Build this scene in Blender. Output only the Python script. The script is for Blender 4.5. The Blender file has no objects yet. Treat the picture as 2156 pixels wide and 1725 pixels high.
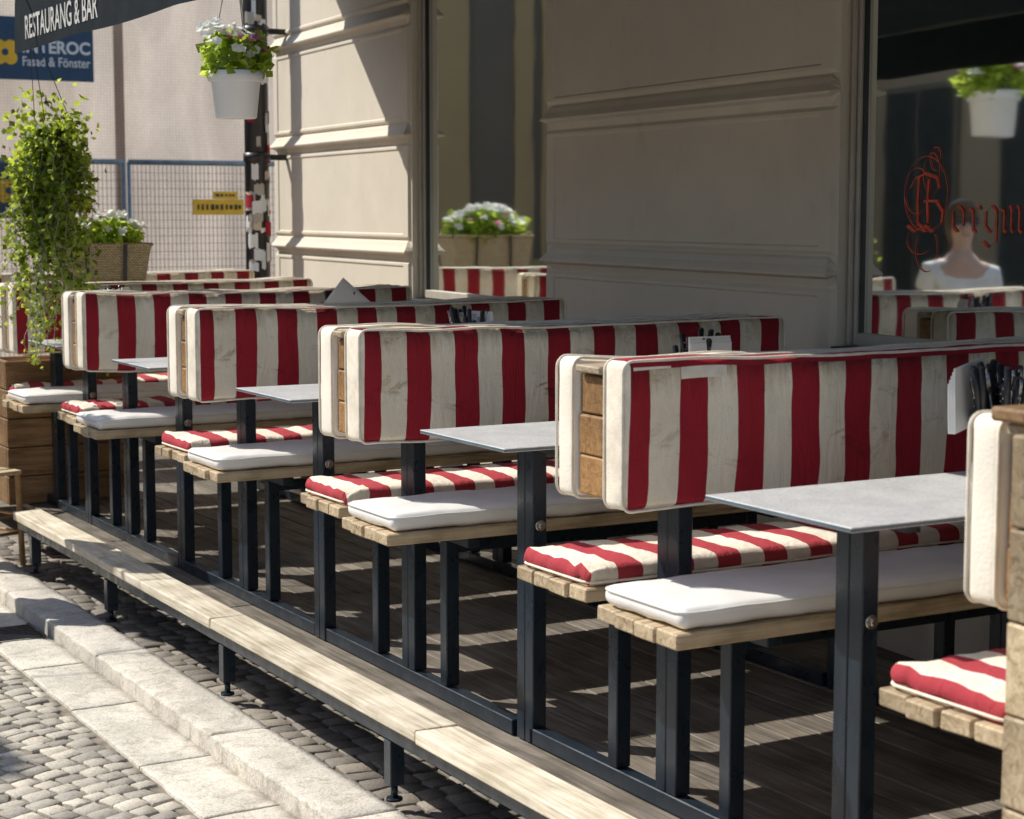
import bpy, bmesh, math, random
from mathutils import Vector, Matrix, noise
random.seed(7)
S=0.83
scene=bpy.context.scene
col=scene.collection
R=random.random
def U(a,b): return a+(b-a)*random.random()

# ------------------------------------------------------------------ materials
def nm(name):
    m=bpy.data.materials.new(name); m.use_nodes=True
    nt=m.node_tree; b=nt.nodes['Principled BSDF']; return m,nt,b
def N(nt,t,**k):
    n=nt.nodes.new(t)
    for a,v in k.items():
        if a in n.inputs.keys(): n.inputs[a].default_value=v
        else: setattr(n,a,v)
    return n
def L(nt,a,b): nt.links.new(a,b)
def c4(c): return (c[0],c[1],c[2],1)
def ramp(nt,fac,stops):
    r=nt.nodes.new('ShaderNodeValToRGB'); e=r.color_ramp.elements
    while len(e)<len(stops): e.new(0.5)
    for i,(p,c) in enumerate(stops): e[i].position=p; e[i].color=c4(c)
    L(nt,fac,r.inputs[0]); return r.outputs[0]
def coords(nt,scale=(1,1,1)):
    t=nt.nodes.new('ShaderNodeTexCoord'); mp=nt.nodes.new('ShaderNodeMapping')
    mp.inputs['Scale'].default_value=scale
    L(nt,t.outputs['Object'],mp.inputs[0]); return mp.outputs[0]
def noi(nt,vec,sc,det=4,dist=0,rough=.5):
    n=N(nt,'ShaderNodeTexNoise'); n.inputs['Scale'].default_value=sc; n.inputs['Detail'].default_value=det
    n.inputs['Distortion'].default_value=dist; n.inputs['Roughness'].default_value=rough
    L(nt,vec,n.inputs['Vector']); return n.outputs[0]
def mul(nt,a,b,f=1.0,mode='MULTIPLY'):
    m=nt.nodes.new('ShaderNodeMix'); m.data_type='RGBA'; m.blend_type=mode
    if hasattr(f,'links') or hasattr(f,'is_output'): L(nt,f,m.inputs[0])
    else: m.inputs[0].default_value=f
    for i,x in ((6,a),(7,b)):
        if isinstance(x,tuple): m.inputs[i].default_value=c4(x)
        else: L(nt,x,m.inputs[i])
    return m.outputs[2]
def bump(nt,b,h,s,d=.01):
    n=nt.nodes.new('ShaderNodeBump'); n.inputs['Strength'].default_value=s; n.inputs['Distance'].default_value=d
    L(nt,h,n.inputs['Height']); L(nt,n.outputs[0],b.inputs['Normal'])
def simple(name,c,rough=.6,metal=0,var=.25,sc=8,bs=.0,bsc=60,bd=.004,spec=.5):
    m,nt,b=nm(name); v=coords(nt)
    n=noi(nt,v,sc,6)
    lo=tuple(x*(1-var) for x in c); hi=tuple(min(1,x*(1+var)) for x in c)
    L(nt,ramp(nt,n,[(.3,lo),(.7,hi)]),b.inputs['Base Color'])
    b.inputs['Roughness'].default_value=rough; b.inputs['Metallic'].default_value=metal; b.inputs['Specular IOR Level'].default_value=spec
    if bs>0: bump(nt,b,noi(nt,v,bsc,4),bs,bd)
    return m
def wood(name,c1,c2,axis=0,rough=.65,c0=(.05,.035,.022),isl=.35,bs=.5,stain=.6):
    m,nt,b=nm(name)
    sc=[26,26,26]; sc[axis]=1.3
    v=coords(nt,tuple(sc))
    g=nt.nodes.new('ShaderNodeNewGeometry')
    add=nt.nodes.new('ShaderNodeVectorMath'); add.operation='ADD'
    comb=nt.nodes.new('ShaderNodeCombineXYZ')
    mm=nt.nodes.new('ShaderNodeMath'); mm.operation='MULTIPLY'; mm.inputs[1].default_value=37.
    L(nt,g.outputs['Random Per Island'],mm.inputs[0])
    for i in range(3): L(nt,mm.outputs[0],comb.inputs[i])
    L(nt,v,add.inputs[0]); L(nt,comb.outputs[0],add.inputs[1])
    n=noi(nt,add.outputs[0],1.6,8,1.2,.65)
    c=ramp(nt,n,[(.25,c0),(.42,c1),(.62,c2),(.8,tuple((a+b)/2 for a,b in zip(c1,c2)))])
    mr=nt.nodes.new('ShaderNodeMapRange'); mr.inputs[3].default_value=1-isl; mr.inputs[4].default_value=1.1
    L(nt,g.outputs['Random Per Island'],mr.inputs[0])
    cc=nt.nodes.new('ShaderNodeCombineColor')
    for i in range(3): L(nt,mr.outputs[0],cc.inputs[i])
    c=mul(nt,c,cc.outputs[0])
    d=noi(nt,coords(nt),5,5)
    c=mul(nt,c,ramp(nt,d,[(.3,(stain,stain*.97,stain*.9)),(.6,(1,1,1))]))
    L(nt,c,b.inputs['Base Color']); b.inputs['Roughness'].default_value=rough
    bump(nt,b,n,bs,.004)
    return m
def striped(name,x0=2.605-3.5,per=.188,red=(.36,.012,.026),cream=(.93,.84,.69),stain=.5):
    m,nt,b=nm(name)
    v=coords(nt)
    sep=nt.nodes.new('ShaderNodeSeparateXYZ'); L(nt,v,sep.inputs[0])
    nz=noi(nt,v,5,2)
    a=nt.nodes.new('ShaderNodeMath'); a.operation='MULTIPLY_ADD'; a.inputs[1].default_value=.018; L(nt,nz,a.inputs[0]); L(nt,sep.outputs[0],a.inputs[2])
    s=nt.nodes.new('ShaderNodeMath'); s.operation='SUBTRACT'; L(nt,a.outputs[0],s.inputs[0]); s.inputs[1].default_value=x0+.009
    d=nt.nodes.new('ShaderNodeMath'); d.operation='DIVIDE'; L(nt,s.outputs[0],d.inputs[0]); d.inputs[1].default_value=per
    fr=nt.nodes.new('ShaderNodeMath'); fr.operation='FRACT'; L(nt,d.outputs[0],fr.inputs[0])
    st=nt.nodes.new('ShaderNodeMath'); st.operation='LESS_THAN'; L(nt,fr.outputs[0],st.inputs[0]); st.inputs[1].default_value=.49
    c=mul(nt,cream,red,st.outputs[0],'MIX')
    f=noi(nt,v,3.2,6)
    c=mul(nt,c,ramp(nt,f,[(.3,(.86,.82,.74)),(.6,(1,1,1))]))
    g=noi(nt,coords(nt,(1,1,2.0)),6,9,.8,.72)
    c=mul(nt,c,ramp(nt,g,[(.31,(.42,.36,.26)),(.43,(1,1,1))]),stain)
    mr=nt.nodes.new('ShaderNodeMapRange'); L(nt,sep.outputs[2],mr.inputs[0]); mr.inputs[1].default_value=1.08; mr.inputs[2].default_value=1.235
    gm=nt.nodes.new('ShaderNodeMath'); gm.operation='MULTIPLY'; L(nt,mr.outputs[0],gm.inputs[0]); L(nt,noi(nt,coords(nt,(1,1,.3)),30,5,.5,.7),gm.inputs[1])
    c=mul(nt,c,ramp(nt,gm.outputs[0],[(.22,(1,1,1)),(.6,(.55,.48,.37))]))
    w=noi(nt,coords(nt,(1,1,1)),420,2)
    c=mul(nt,c,ramp(nt,w,[(.3,(.90,.90,.90)),(.7,(1.06,1.06,1.06))]))
    L(nt,c,b.inputs['Base Color']); b.inputs['Roughness'].default_value=.92
    ad=nt.nodes.new('ShaderNodeMath'); ad.operation='ADD'; L(nt,w,ad.inputs[0])
    w2=noi(nt,coords(nt,(1,1,.25)),26,4,.8); ml=nt.nodes.new('ShaderNodeMath'); ml.operation='MULTIPLY'; ml.inputs[1].default_value=4.5; L(nt,w2,ml.inputs[0]); L(nt,ml.outputs[0],ad.inputs[1])
    bump(nt,b,ad.outputs[0],.4,.005)
    return m
M={}
M['stripe']=striped('striped_canvas',stain=.6)
M['stripe_dirty']=striped('stained_striped_canvas',stain=1.0)
M['stripe_seat']=striped('striped_seat_canvas',stain=.2,cream=(.92,.86,.77),red=(.46,.045,.065),per=.17)
M['piping']=simple('cream_piping',(.85,.77,.64),.85,var=.15,sc=20,bs=.3,bsc=200)
M['redpiping']=simple('red_canvas_fold',(.36,.013,.028),.9,var=.2,sc=20)
M['cream']=simple('cream_canvas',(.90,.83,.71),.9,var=.10,sc=6,bs=.3,bsc=120)
M['vinyl']=simple('white_vinyl',(.88,.86,.83),.42,var=.07,sc=5,bs=.35,bsc=14,bd=.006)
M['slat']=wood('weathered_pine_slat',(.50,.37,.22),(.72,.58,.39),0)
M['core']=wood('oiled_pine',(.34,.17,.055),(.50,.28,.11),0,c0=(.09,.045,.018))
M['cap']=wood('weathered_cap_board',(.50,.39,.27),(.70,.58,.42),0)
M['plank']=wood('bleached_step_plank',(.66,.58,.45),(.88,.80,.66),1,c0=(.28,.23,.17),isl=.12,stain=.72)
M['deck']=wood('dark_deck_boards',(.17,.145,.12),(.30,.26,.215),1,c0=(.06,.05,.04))
M['boards']=wood('brown_boards',(.26,.14,.06),(.40,.25,.12),0)
def steel():
    m,nt,b=nm('dark_blue_painted_steel'); v=coords(nt,(1,1,.25))
    n=noi(nt,v,30,6,.5,.7)
    L(nt,ramp(nt,n,[(.3,(.008,.014,.024)),(.68,(.016,.028,.042)),(.77,(.16,.17,.17))]),b.inputs['Base Color'])
    L(nt,ramp(nt,noi(nt,coords(nt),14,4),[(.3,(.22,.22,.22)),(.7,(.45,.45,.45))]),b.inputs['Roughness'])
    bump(nt,b,n,.15,.002); return m
M['steel']=steel()
M['chrome']=simple('galvanised_bolt',(.6,.58,.54),.25,1,.1)
def tabletop():
    m,nt,b=nm('grey_laminate'); v=coords(nt)
    n=noi(nt,v,9,8,.4,.7)
    c=ramp(nt,n,[(.3,(.48,.48,.49)),(.7,(.64,.64,.64))])
    s=noi(nt,v,160,2); c=mul(nt,c,ramp(nt,s,[(.3,(.8,.8,.8)),(.6,(1.05,1.05,1.05))]))
    L(nt,c,b.inputs['Base Color']); b.inputs['Roughness'].default_value=.45; return m
M['table']=tabletop()
M['table_edge']=simple('dark_laminate_edge',(.10,.14,.17),.5)
def plaster(name,c,streak=.3):
    m,nt,b=nm(name); v=coords(nt)
    n=noi(nt,v,1.6,8,.3,.6)
    cc=ramp(nt,n,[(.3,tuple(x*.92 for x in c)),(.7,tuple(x*1.04 for x in c))])
    s=noi(nt,coords(nt,(3,3,1.2)),3.5,8,.5,.7)
    cc=mul(nt,cc,ramp(nt,s,[(.28,(.78,.75,.70)),(.42,(1,1,1))]),streak)
    L(nt,cc,b.inputs['Base Color']); b.inputs['Roughness'].default_value=.75
    bump(nt,b,noi(nt,v,140,5,0,.7),.3,.003); return m
M['wall']=plaster('greige_painted_plaster',(.70,.63,.52),.4)
M['frame']=simple('grey_brown_window_paint',(.46,.42,.36),.5,var=.10)
M['darkframe']=simple('dark_window_paint',(.03,.035,.035),.4)
def glass():
    m,nt,b=nm('window_glass'); nt.nodes.remove(b); out=nt.nodes['Material Output']
    tr=N(nt,'ShaderNodeBsdfTransparent'); tr.inputs[0].default_value=(.62,.64,.62,1)
    gl=N(nt,'ShaderNodeBsdfGlossy'); gl.inputs['Roughness'].default_value=.028; gl.inputs[0].default_value=(.95,1,1,1)
    f=N(nt,'ShaderNodeFresnel'); f.inputs[0].default_value=1.5
    mm=N(nt,'ShaderNodeMath',operation='MULTIPLY_ADD'); mm.inputs[1].default_value=1.45; mm.inputs[2].default_value=.05; mm.use_clamp=True
    L(nt,f.outputs[0],mm.inputs[0])
    mx=N(nt,'ShaderNodeMixShader'); L(nt,mm.outputs[0],mx.inputs[0]); L(nt,tr.outputs[0],mx.inputs[1]); L(nt,gl.outputs[0],mx.inputs[2])
    bp=nt.nodes.new('ShaderNodeBump'); bp.inputs['Strength'].default_value=.05; bp.inputs['Distance'].default_value=.01
    L(nt,noi(nt,coords(nt),1.8,2),bp.inputs['Height']); L(nt,bp.outputs[0],gl.inputs['Normal'])
    L(nt,mx.outputs[0],out.inputs[0]); return m
M['glass']=glass()
M['redtext']=simple('red_lettering_paint',(.75,.10,.05),.6,var=.3,sc=30)
M['curtain']=simple('ochre_curtain',(.75,.58,.28),.9,var=.15,sc=3)
M['curtain2']=simple('beige_curtain',(.62,.53,.40),.9,var=.15,sc=3)
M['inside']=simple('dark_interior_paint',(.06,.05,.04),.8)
M['awning']=simple('dark_awning_cloth',(.012,.017,.022),.95,var=.25,bs=.3,bsc=150,spec=.15)
M['lettergrey']=simple('off_white_lettering',(.55,.54,.51),.8,var=.12,sc=25)
M['white']=simple('white_paint',(.80,.80,.78),.55,var=.06)
M['potwhite']=simple('white_plastic_pot',(.80,.80,.79),.4,var=.06,sc=4)
M['black']=simple('black_plastic',(.02,.02,.022),.4)
M['blue']=simple('blue_banner_print',(.012,.06,.14),.6,var=.15)
M['bluewhite']=simple('pale_blue_print',(.72,.78,.82),.7,var=.05)
M['yellow']=simple('yellow_print',(.85,.52,.03),.6,var=.1)
M['fencesteel']=simple('blue_grey_fence_steel',(.20,.29,.36),.45,.1)
M['wire']=simple('dark_fence_wire',(.10,.12,.14),.6)
M['rope']=simple('hanging_cord',(.45,.43,.38),.8)
def leafmat(name,c,t,mixf=.5,spread=.55):
    m,nt,b=nm(name)
    g=nt.nodes.new('ShaderNodeNewGeometry')
    cc=ramp(nt,g.outputs['Random Per Island'],[(0,tuple(x*(1-spread*.8) for x in c)),(.5,c),(1,tuple(min(1,x*(1+spread)) for x in c))])
    L(nt,cc,b.inputs['Base Color']); b.inputs['Roughness'].default_value=.45
    tc=ramp(nt,g.outputs['Random Per Island'],[(0,tuple(x*(1-spread) for x in t)),(.6,t),(1,tuple(min(1,x*1.25) for x in t))])
    tl=N(nt,'ShaderNodeBsdfTranslucent'); L(nt,tc,tl.inputs[0])
    mx=N(nt,'ShaderNodeMixShader'); mx.inputs[0].default_value=mixf
    L(nt,b.outputs[0],mx.inputs[1]); L(nt,tl.outputs[0],mx.inputs[2]); L(nt,mx.outputs[0],nt.nodes['Material Output'].inputs[0])
    return m
M['leaf']=leafmat('ivy_leaf',(.15,.23,.025),(.66,.76,.09),.5,.8)
M['leaf2']=leafmat('bedding_plant_leaf',(.20,.30,.03),(.72,.88,.12))
M['petal']=leafmat('white_petal',(.88,.87,.83),(.92,.92,.86),.45,.08)
M['pink']=leafmat('pink_petal',(.75,.16,.42),(.85,.22,.5),.45,.25)
def wicker():
    m,nt,b=nm('woven_wicker'); v=coords(nt)
    w=N(nt,'ShaderNodeTexBrick'); w.inputs['Scale'].default_value=26; w.inputs['Color1'].default_value=(.80,.64,.40,1); w.inputs['Color2'].default_value=(.58,.44,.24,1); w.inputs['Mortar'].default_value=(.18,.12,.06,1)
    w.inputs['Mortar Size'].default_value=.05
    sp=nt.nodes.new('ShaderNodeSeparateXYZ'); L(nt,v,sp.inputs[0]); cb=nt.nodes.new('ShaderNodeCombineXYZ')
    ad=N(nt,'ShaderNodeMath',operation='ADD'); L(nt,sp.outputs[0],ad.inputs[0]); L(nt,sp.outputs[1],ad.inputs[1])
    L(nt,ad.outputs[0],cb.inputs[0]); L(nt,sp.outputs[2],cb.inputs[1]); L(nt,cb.outputs[0],w.inputs[0])
    L(nt,w.outputs[0],b.inputs['Base Color']); b.inputs['Roughness'].default_value=.7
    bump(nt,b,w.outputs[1],-.9,.006); return m
M['wicker']=wicker()
def stone(name,c,var=.35,sc=3,bs=.8,bd=.008,isl=.5,dirt=0):
    m,nt,b=nm(name); v=coords(nt)
    g=nt.nodes.new('ShaderNodeNewGeometry')
    n=noi(nt,v,sc,8,.2,.7)
    cc=ramp(nt,n,[(.28,tuple(x*(1-var) for x in c)),(.7,tuple(min(1,x*(1+var*.4)) for x in c))])
    if dirt: cc=mul(nt,cc,ramp(nt,noi(nt,v,9,8,.8,.75),[(.34,(.45,.42,.38)),(.50,(1,1,1))]),dirt)
    sp=noi(nt,v,120,3); cc=mul(nt,cc,ramp(nt,sp,[(.32,(.70,.70,.72)),(.5,(1,1,1)),(.7,(1.1,1.08,1.05))]))
    r2=ramp(nt,g.outputs['Random Per Island'],[(0,(1-isl,1-isl,1-isl)),(1,(1.08,1.06,1.02))]); cc=mul(nt,cc,r2)
    L(nt,cc,b.inputs['Base Color']); b.inputs['Roughness'].default_value=.75
    bump(nt,b,noi(nt,v,38,8,0,.7),bs,bd); return m
M['kerb']=stone('granite_kerb',(.78,.73,.65),var=.32,isl=.15,bs=.7,dirt=.7)
M['slab']=stone('granite_slab',(.78,.74,.66),var=.32,isl=.25,bs=.6,dirt=.6)
M['cobble']=stone('cobble_sett',(.66,.61,.53),isl=.5,bs=.6,dirt=.4)
M['setts']=stone('dark_sett',(.34,.30,.26),isl=.4,bs=.5)
M['joint']=simple('sandy_joint',(.22,.19,.15),.95,var=.4,sc=20,bs=.5)
def groundmat():
    m,nt,b=nm('far_cobbles'); v=coords(nt)
    vo=N(nt,'ShaderNodeTexVoronoi'); vo.feature='DISTANCE_TO_EDGE'; vo.inputs['Scale'].default_value=9; L(nt,v,vo.inputs[0])
    c=ramp(nt,vo.outputs[0],[(.02,(.14,.12,.10)),(.12,(.52,.48,.42))])
    c=mul(nt,c,ramp(nt,noi(nt,v,1.5,6),[(.3,(.7,.7,.7)),(.7,(1.1,1.1,1.1))]))
    L(nt,c,b.inputs['Base Color']); b.inputs['Roughness'].default_value=.8
    bump(nt,b,ramp(nt,vo.outputs[0],[(0,(0,0,0)),(.2,(1,1,1))]),.8,.02); return m
M['ground']=groundmat()
def net():
    m,nt,b=nm('beige_debris_net'); v=coords(nt)
    n=noi(nt,coords(nt,(1,1,.3)),1.6,7,.8,.6)
    cc=ramp(nt,n,[(.3,(.55,.47,.41)),(.7,(.74,.65,.57))])
    w=N(nt,'ShaderNodeTexBrick'); w.inputs['Scale'].default_value=14; w.offset=0; w.inputs['Brick Width'].default_value=.5; w.inputs['Row Height'].default_value=.5
    w.inputs['Color1'].default_value=(1,1,1,1); w.inputs['Color2'].default_value=(.92,.92,.92,1); w.inputs['Mortar'].default_value=(.76,.74,.73,1); w.inputs['Mortar Size'].default_value=.06
    sp=nt.nodes.new('ShaderNodeSeparateXYZ'); L(nt,v,sp.inputs[0]); cb=nt.nodes.new('ShaderNodeCombineXYZ'); L(nt,sp.outputs[0],cb.inputs[0]); L(nt,sp.outputs[2],cb.inputs[1]); L(nt,cb.outputs[0],w.inputs[0])
    cc=mul(nt,cc,w.outputs[0])
    L(nt,cc,b.inputs['Base Color']); b.inputs['Roughness'].default_value=.9
    tl=N(nt,'ShaderNodeBsdfTranslucent'); L(nt,cc,tl.inputs[0])
    mx=N(nt,'ShaderNodeMixShader'); mx.inputs[0].default_value=.6
    L(nt,b.outputs[0],mx.inputs[1]); L(nt,tl.outputs[0],mx.inputs[2]); L(nt,mx.outputs[0],nt.nodes['Material Output'].inputs[0])
    bump(nt,b,n,.3,.05)
    return m
M['net']=net()
M['ochre']=plaster('ochre_plaster',(.26,.21,.14))
M['pilaster']=plaster('muted_ochre_plaster',(.30,.23,.12))
M['brownwall']=plaster('brown_plaster',(.11,.095,.075))
M['skin']=simple('skin',(.55,.36,.27),.5,var=.08)
M['shirt']=simple('white_cotton',(.75,.73,.71),.85,var=.1)
M['denim']=simple('blue_denim',(.08,.11,.18),.85)
M['hair']=simple('brown_hair',(.10,.06,.03),.5)
M['rattan']=simple('rattan_cane',(.38,.22,.09),.5,var=.3,sc=15)

# ------------------------------------------------------------------ mesh helpers
class G:
    def __init__(s): s.bm=bmesh.new()
    def _mi(s,faces,mi):
        for f in faces: f.material_index=mi
    def box(s,x0,x1,y0,y1,z0,z1,bev=0,mi=0,seg=1,jit=0,rot=None):
        vs=[s.bm.verts.new((x,y,z)) for x in (x0,x1) for y in (y0,y1) for z in (z0,z1)]
        if jit:
            for v in vs: v.co+=Vector((U(-jit,jit),U(-jit,jit),U(-jit,jit)))
        if rot:
            c=Vector(((x0+x1)/2,(y0+y1)/2,(z0+z1)/2))
            for v in vs: v.co=c+rot@(v.co-c)
        q=[(0,1,3,2),(4,6,7,5),(0,4,5,1),(2,3,7,6),(0,2,6,4),(1,5,7,3)]
        fs=[s.bm.faces.new([vs[i] for i in f]) for f in q]
        s._mi(fs,mi)
        if bev>0:
            es=list({e for f in fs for e in f.edges})
            r=bmesh.ops.bevel(s.bm,geom=es,offset=bev,segments=seg,affect='EDGES',profile=.5)
            s._mi(r['faces'],mi)
    def cyl(s,p0,p1,r0,r1=None,n=10,mi=0,cap=True):
        r1=r0 if r1 is None else r1
        p0=Vector(p0);p1=Vector(p1);d=(p1-p0).normalized()
        a=d.orthogonal().normalized(); b=d.cross(a)
        A=[];B=[]
        for i in range(n):
            t=2*math.pi*i/n; o=a*math.cos(t)+b*math.sin(t)
            A.append(s.bm.verts.new(p0+o*r0));B.append(s.bm.verts.new(p1+o*r1))
        for i in range(n):
            j=(i+1)%n; f=s.bm.faces.new((A[i],A[j],B[j],B[i])); f.material_index=mi; f.smooth=True
        if cap:
            s.bm.faces.new(A[::-1]).material_index=mi; s.bm.faces.new(B).material_index=mi
    def tube(s,pts,r,n=6,mi=0,closed=False):
        pts=[Vector(p) for p in pts]; rings=[]
        m=len(pts)
        ref=None
        for i,p in enumerate(pts):
            a=pts[(i-1)%m] if (closed or i>0) else p
            b=pts[(i+1)%m] if (closed or i<m-1) else p
            d=(b-a).normalized()
            if ref is None: ref=d.orthogonal().normalized()
            x=(ref-d*ref.dot(d)).normalized(); ref=x; y=d.cross(x)
            rings.append([s.bm.verts.new(p+(x*math.cos(2*math.pi*k/n)+y*math.sin(2*math.pi*k/n))*r) for k in range(n)])
        for i in range(m if closed else m-1):
            A=rings[i];B=rings[(i+1)%m]
            for k in range(n):
                f=s.bm.faces.new((A[k],A[(k+1)%n],B[(k+1)%n],B[k])); f.smooth=True; f.material_index=mi
    def lathe(s,c,prof,n=28,mi=0):
        c=Vector(c); rings=[]
        for r,z in prof: rings.append([s.bm.verts.new(c+Vector((r*math.cos(2*math.pi*k/n),r*math.sin(2*math.pi*k/n),z))) for k in range(n)])
        for A,B in zip(rings,rings[1:]):
            for k in range(n):
                f=s.bm.faces.new((A[k],A[(k+1)%n],B[(k+1)%n],B[k])); f.smooth=True; f.material_index=mi
        f=s.bm.faces.new(rings[0][::-1]); f.material_index=mi
        f=s.bm.faces.new(rings[-1]); f.material_index=mi
    def quad(s,pts,mi=0):
        f=s.bm.faces.new([s.bm.verts.new(p) for p in pts]); f.material_index=mi; return f
    def cushion(s,x0,x1,y0,y1,z0,z1,r,face='y',bulge=.012,wr=.004,step=.035,mi=0,seed=0,end=0,sag=.012):
        def ax(a,b):
            rr=min(r,(b-a)/2*.98)
            e=[0,rr*.3,rr*.65,rr]
            n=max(1,int((b-a-2*rr)/step)); mid=[rr+(b-a-2*rr)*i/n for i in range(1,n)]
            o=e+mid+[(b-a)-v for v in e[::-1]]
            return [a+v for v in o]
        X,Y,Z=ax(x0,x1),ax(y0,y1),ax(z0,z1)
        rr=[min(r,(b-a)/2*.98) for a,b in ((x0,x1),(y0,y1),(z0,z1))]; 
        dct={}
        def V(i,j,k):
            if (i,j,k) in dct: return dct[(i,j,k)]
            p=Vector((X[i],Y[j],Z[k]))
            q=Vector((min(max(p.x,x0+rr[0]),x1-rr[0]),min(max(p.y,y0+rr[1]),y1-rr[1]),min(max(p.z,z0+rr[2]),z1-rr[2])))
            d=p-q
            if d.length>1e-6:
                dn=d.normalized(); p=q+Vector((dn.x*rr[0],dn.y*rr[1],dn.z*rr[2]))
            else: dn=Vector((0,0,0))
            u=(p.x-x0)/(x1-x0)*2-1; 
            v=((p.z-z0)/(z1-z0) if face=='y' else (p.y-y0)/(y1-y0))*2-1
            bl=(1-abs(u)**8)*(1-abs(v)**4)*bulge
            ns=noise.noise(Vector((p.x*9+seed*7,p.y*9,p.z*5)))*wr+noise.noise(Vector((p.x*28+seed*3,p.y*20,p.z*9+4)))*wr*.55
            if face=='y':
                gt=max(0,v-.35)/.65
                ns+=noise.noise(Vector((p.x*60+seed,seed*2,p.z*3)))*.007*gt*(1-gt)*4*(1 if noise.noise(Vector((p.x*3+seed,9,0)))>-.1 else .25)
                p=p+Vector((0,dn.y*(bl+ns),ns*.4*dn.z))
                p.z+= -sag*(1-u*u)*(1 if dn.z>.3 else .3)+noise.noise(Vector((p.x*4+seed*5,seed,0)))*.009
            else:
                p=p+Vector((0,dn.y*ns*.8,dn.z*(bl+ns)))
            if end:
                e=max(0,1-(p.x-x0)/.22); p+=Vector((0,0,1))*end*e*noise.noise(Vector((p.x*12,p.y*38+seed,3)))
            vv=s.bm.verts.new(p); dct[(i,j,k)]=vv; return vv
        nx,ny,nz=len(X)-1,len(Y)-1,len(Z)-1
        def F(a):
            f=s.bm.faces.new(a); f.material_index=mi; f.smooth=True
        for i in range(nx):
            for j in range(ny):
                F((V(i,j,0),V(i,j+1,0),V(i+1,j+1,0),V(i+1,j,0))); F((V(i,j,nz),V(i+1,j,nz),V(i+1,j+1,nz),V(i,j+1,nz)))
            for k in range(nz):
                F((V(i,0,k),V(i+1,0,k),V(i+1,0,k+1),V(i,0,k+1))); F((V(i,ny,k),V(i,ny,k+1),V(i+1,ny,k+1),V(i+1,ny,k)))
        for j in range(ny):
            for k in range(nz):
                F((V(0,j,k),V(0,j,k+1),V(0,j+1,k+1),V(0,j+1,k))); F((V(nx,j,k),V(nx,j+1,k),V(nx,j+1,k+1),V(nx,j,k+1)))
    def obj(s,name,mats,parent=None,loc=None,recalc=False):
        if recalc: bmesh.ops.recalc_face_normals(s.bm,faces=s.bm.faces)
        me=bpy.data.meshes.new(name); s.bm.to_mesh(me); s.bm.free()
        for m in (mats if isinstance(mats,(list,tuple)) else [mats]): me.materials.append(m)
        o=bpy.data.objects.new(name,me); col.objects.link(o)
        if parent: o.parent=parent
        if loc: o.location=loc
        return o
def rrect(x0,x1,z0,z1,r,y,face='y',n=5,sag=.012,seed=0):
    pts=[]
    for cx,cz,a0 in ((x1-r,z1-r,0),(x0+r,z1-r,90),(x0+r,z0+r,180),(x1-r,z0+r,270)):
        for i in range(n+1):
            a=math.radians(a0+90*i/n); pts.append((cx+r*math.cos(a),cz+r*math.sin(a)))
    out=[]
    m=len(pts)
    for i in range(m):
        a=pts[i];b=pts[(i+1)%m]; k=max(1,int(math.dist(a,b)/.05))
        for j in range(k): out.append((a[0]+(b[0]-a[0])*j/k,a[1]+(b[1]-a[1])*j/k))
    u0=(x0+x1)/2
    if face=='y': return [(p[0],y,p[1]-sag*(1-((p[0]-u0)/((x1-x0)/2))**2)*(1 if p[1]>(z0+z1)/2 else .3)+noise.noise(Vector((p[0]*4+seed*5,seed,0)))*.009) for p in out]
    return [(p[0],p[1],y+noise.noise(Vector((p[0]*7,y*9,p[1])))*.003) for p in out]
def thing(name,label,cat,loc=(0,0,0),group=None):
    o=bpy.data.objects.new(name,None); o.empty_display_size=.1; col.objects.link(o); o.location=loc
    o['label']=label; o['category']=cat
    if group: o['group']=group
    return o
def tag(o,label,cat,group=None):
    o['label']=label;o['category']=cat
    if group:o['group']=group
    return o
def struct(o): o['kind']='structure'; return o
def text_mesh(txt,w,h,origin,right,up,mat,name,parent=None,bold=0.0):
    cu=bpy.data.curves.new('t','FONT'); cu.body=txt; cu.size=1; cu.offset=bold; cu.resolution_u=4
    o=bpy.data.objects.new('t',cu); col.objects.link(o)
    bpy.context.view_layer.update()
    me=bpy.data.meshes.new_from_object(o.evaluated_get(bpy.context.evaluated_depsgraph_get()))
    bpy.data.objects.remove(o)
    xs=[v.co.x for v in me.vertices]; ys=[v.co.y for v in me.vertices]
    x0,x1,y0,y1=min(xs),max(xs),min(ys),max(ys)
    right=Vector(right);up=Vector(up);origin=Vector(origin)
    for v in me.vertices:
        v.co=origin+right*((v.co.x-x0)/(x1-x0)*w)+up*((v.co.y-y0)/(y1-y0)*h)
    me.name=name; me.materials.clear(); me.materials.append(mat)
    ob=bpy.data.objects.new(name,me); col.objects.link(ob)
    if parent: ob.parent=parent
    return ob
def copy_tree(top,loc,label=None):
    n=top.copy(); n.location=loc; col.objects.link(n)
    if label: n['label']=label
    for c in top.children:
        k=c.copy(); k.parent=n; col.objects.link(k)
    return n

XC=3.5
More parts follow.
